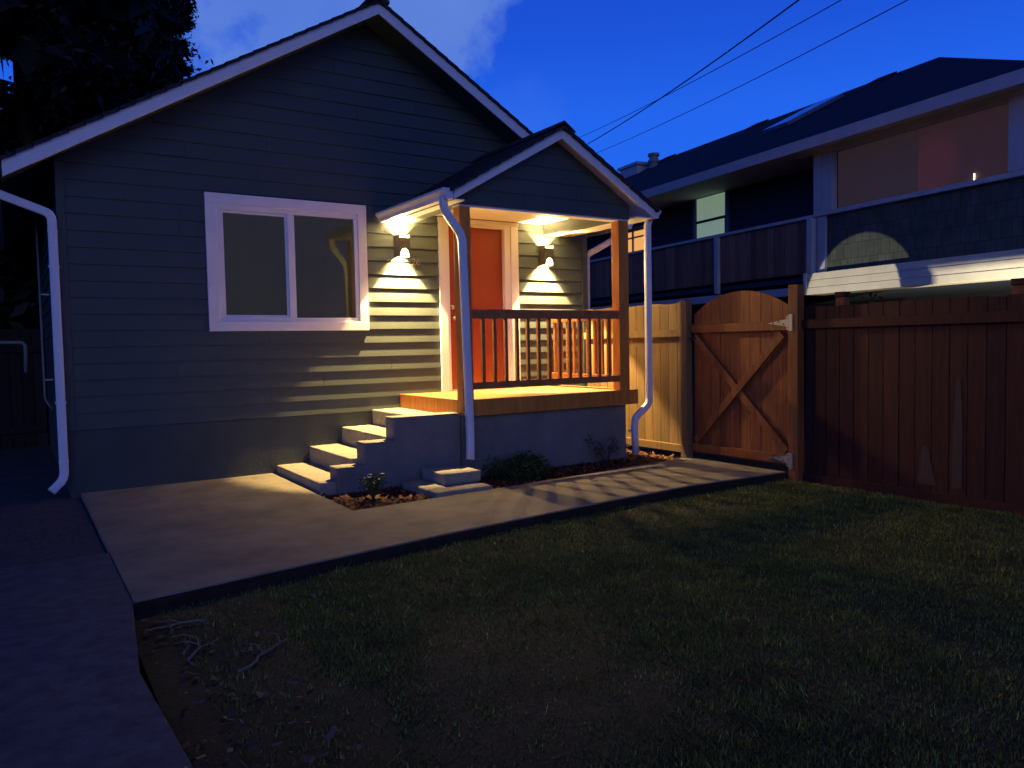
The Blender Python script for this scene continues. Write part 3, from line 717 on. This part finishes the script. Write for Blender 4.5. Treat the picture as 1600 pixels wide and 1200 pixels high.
MB().box(-.04, .10, -3.60, -3.20, 3.46, 4.40).build('corner_trim', ntrim, Nh, bevel=.003)
big = MB().box(.0, .1, -3.20, -.36, 4.385, 4.42).build('window', ntrim, Nh)
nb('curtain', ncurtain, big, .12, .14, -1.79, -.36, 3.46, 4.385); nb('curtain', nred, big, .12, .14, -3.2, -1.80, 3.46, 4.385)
nb('glint_slit', glow, big, .10, .11, -2.662, -2.652, 3.47, 3.57)  # added glowing sliver standing in for a bright reflection in the window
MB().box(.03, .036, -3.2, -.36, 3.46, 4.385).build('pane', wglass, big) if False else None
nb('wall', nwall, Nh, .05, .2, -9, -3.6, 3.46, 4.40)
nb('bay_header', ntrim, Nh, -.06, .1, -9, .35, 4.40, 4.56)
# eave, soffit, fascia
nb('soffit', ntrim, Nh, -.462, OB, -3.9, 13, 4.47, 4.478)
fs_ = nb('fascia', ntrim, Nh, -.49, -.463, -3.9, 13.4, 4.40, 4.572)
rb = MB(); X0, Z0, X1 = -.46, 4.57, 4.5; Z1 = 6.98; HS = 1.05
# hip roof: front slope, hip end, back slope
sl_ = (Z1 - Z0) / (X1 - X0); ye = HS - (X1 - X0) * 1.0
A = (X0, ye, Z0); B = (X0, 13.5, Z0); C_ = (X1, 13.5, Z1); D = (X1, HS, Z1); E_ = (2 * X1 - X0, ye, Z0); F_ = (2 * X1 - X0, 13.5, Z0)
dn_ = Vector((0, 0, -.09)); 
vv = [A, B, C_, D, E_, F_]; vv += [tuple(Vector(p) + dn_) for p in vv]
rb.add(vv, [(0, 3, 2, 1), (0, 4, 3), (4, 5, 2, 3), (0, 1, 7, 6), (4, 0, 6, 10), (5, 4, 10, 11), (1, 2, 5, 11, 8, 7), (6, 7, 8, 9), (6, 9, 10), (9, 8, 11, 10)])
nr = rb.build('roof', nroof, Nh)
def onroof(x, y): return (x, y, Z0 + sl_ * (x - X0))
# roof vents along the ridge
for yy in (1.9, 5.6, 9.4):
    x = 4.25; z = Z0 + sl_ * (x - X0) - .03; MB().prism([(x - .28, yy, z - .16), (x + .1, yy, z + .03), (x + .1, yy, z + .13), (x - .25, yy, z - .04)], (0, .45, 0)).build('roof_vent', nroof, nr)
# skylight
sk = MB(); q = [onroof(2.0, 3.3), onroof(3.6, 3.3), onroof(3.6, 2.6), onroof(2.0, 2.6)]
sk.prism([(a, b_, c + .01) for a, b_, c in q], (-.03, 0, .07)).build('skylight', mat('skylight_glass', (.12, .16, .25), .12, .2, 3, spec=.6), nr)
# chimney and flue
ch = MB().box(3.2, 3.9, 9.75, 10.65, 5.7, 6.62).build('chimney', ntrim, nr); MB().box(3.15, 3.95, 9.68, 10.72, 6.62, 6.70).build('chimney_cap', mat('cap_pale', (.5, .45, .5), .6), ch)
fl = MB().tube([(3.5, 9.33, 6.2), (3.5, 9.33, 6.80)], .13, 16).tube([(3.5, 9.33, 6.79), (3.5, 9.33, 6.86)], .17, 16).tube([(3.5, 9.33, 6.60), (3.5, 9.33, 6.67)], .17, 16).build('flue', pipeg, nr, smooth=False)
# balcony
bl = MB(); y = .10
while y < 12.5:
    bl.box(.0, .022, y, y + .138, 2.48, 3.37, t=.6 + .8 * rng.random()); y += .142
bal = bl.build('balcony', nboard, Nh)
nb('balcony_rail', ntrim, bal, -.05, .09, .04, 12.6, 3.375, 3.43, bevel=.004)
nb('balcony_beam', ntrim, bal, -.04, .02, .04, 12.6, 2.12, 2.26)
nb('balcony_floor', nwall, bal, .03, OB, .07, 12.6, 2.34, 2.42)
nb('balcony_post', ntrim, bal, -.08, -.005, 2.35, 2.44, 2.28, 3.37); nb('balcony_post', ntrim, bal, -.09, -.005, -.0, .10, 2.47, 3.38)
# lit sash window
def nwindow(y0, y1, z0, z1, m, mid=True):
    f = MB(); x = OB - .03
    f.box(x - .02, x + .04, y0, y0 + .10, z0, z1); f.box(x - .02, x + .04, y1 - .10, y1, z0, z1); f.box(x - .02, x + .04, y0 + .1, y1 - .1, z1 - .10, z1); f.box(x - .02, x + .04, y0 + .1, y1 - .1, z0, z0 + .08)
    o = f.build('window', mat('window_frame_blue', (.16, .20, .30), .6), Nh, bevel=.003)
    if mid: MB().box(x - .01, x + .03, y0 + .1, y1 - .1, (z0 + z1) / 2 - .035, (z0 + z1) / 2 + .02).box(x - .005, x + .03, y0 + .1, y0 + .13, z0 + .08, (z0 + z1) / 2).build('sash', nwall, o)
    MB().box(x + .012, x + .018, y0 + .1, y1 - .1, z0 + .08, z1 - .1).build('pane', m, o)
    return o
nwindow(3.10, 4.24, 3.36, 4.56, nlit)
o = nwindow(5.85, 7.6, 3.36, 4.20, norange, False)
MB().box(OB - .04, OB + .01, 6.55, 6.62, 3.44, 4.1).box(OB - .045, OB + .01, 5.95, 7.5, 3.93, 3.97).build('muntin', ntrim, o)
# low lamps on the neighbour's side of the fence that light the band and panel
def yard_lamp(x, y, z, tgt, e, ang, lab):
    t = thing('yard_lamp', lab, 'lamp', (x, y, -.15), 'low yard lamps beyond the fence')
    MB().tube([(x, y, -.15), (x, y, z - .05)], .015, 8).build('stake', black, t)
    d = (Vector(tgt) - Vector((x, y, z))).normalized()
    MB().tube([Vector((x, y, z)) - d * .12, Vector((x, y, z)) - d * .02], .05, 14).build('head', black, t)
    l = bpy.data.lights.new('yard_light', 'SPOT'); l.energy = e; l.spot_size = ang; l.spot_blend = .08; l.shadow_soft_size = .006; l.color = (1, .88, .62)
    lo = bpy.data.objects.new('yard_light', l); COL.objects.link(lo); lo.parent = t; lo.location = (0, 0, z + .15); lo.rotation_euler = d.to_track_quat('-Z', 'Y').to_euler(); return t
def light_cutter(t, x, y, z):
    h = MB().box(x - .5, x + .178, y - .8, y + .8, z + .25, z + .256).box(x - .2, x + .1826, y + .30, y + .306, z - .3, z + .249).build('light_cutter', black, t); h.rotation_euler.z = -TH  # unseen plates added to cut the lamp's light off the panel and band
def nworld(x, y, z): return Vector((11.3, -.5, 0)) + Vector((math.cos(TH) * x + math.sin(TH) * y, -math.sin(TH) * x + math.cos(TH) * y, z))
a = nworld(-3.4, -.75, 1.15); yard_lamp(a.x, a.y, a.z, nworld(0, -.90, 1.95), 330, R(31), 'low yard lamp beyond the fence lighting the corner of the blue house')
a = nworld(-1.6, -4.6, .35); light_cutter(yard_lamp(a.x, a.y, a.z, nworld(-.2, -4.6, 1.9), 900, R(130), 'low yard lamp beyond the fence lighting the pale band'), a.x, a.y, a.z)
# shrub above the fence by the gate post
b = thing('shrub', 'dark shrub showing above the fence just right of the gate post', 'shrub', (8.1, -3.35, -.15))
mb = MB()
for _ in range(14): leaves(mb, (8.1 + rng.normal(0, .15), -3.45 + rng.normal(0, .2), 1.2 + .55 * rng.random()), (.16, .16, .15), 60, .03)
fol('foliage', mb, leafmat('dark_red_leaves', (.03, .015, .015)), b); MB().tube([(8.1, -3.4, -.15), (8.1, -3.4, 1.4)], .03, taper=.5).build('stem', bark, b)

# ------------------------------------------------------------------ overhead wires
def wire(p, q, sag, r, lab):
    p, q = Vector(p), Vector(q); d = q - p; p2 = p - d * .6; q2 = q + d * .3; path = []
    for k in range(33):
        t = k / 32; v = p2.lerp(q2, t); v.z -= sag * 4 * t * (1 - t) ; path.append(v)
    tag(MB().tube(path, r, 6).build('overhead_wire', wirem, org=p2, smooth=True), lab, 'wire', 'overhead wires')
wire((9.08, -2.34, 6.35), (14.56, 9.52, 7.45), .35, .012, 'thickest overhead wire crossing the sky above the porch roof')
wire((9.46, -2.81, 6.2), (14.39, 9.6, 7.63), .30, .007, 'thin overhead wire just right of the thickest one')
wire((9.83, -3.33, 6.0), (14.89, 9.33, 7.2), .30, .007, 'thin overhead wire lowest and farthest right in the sky')
for o in bpy.data.objects:
    if '_org' in o: del o['_org']
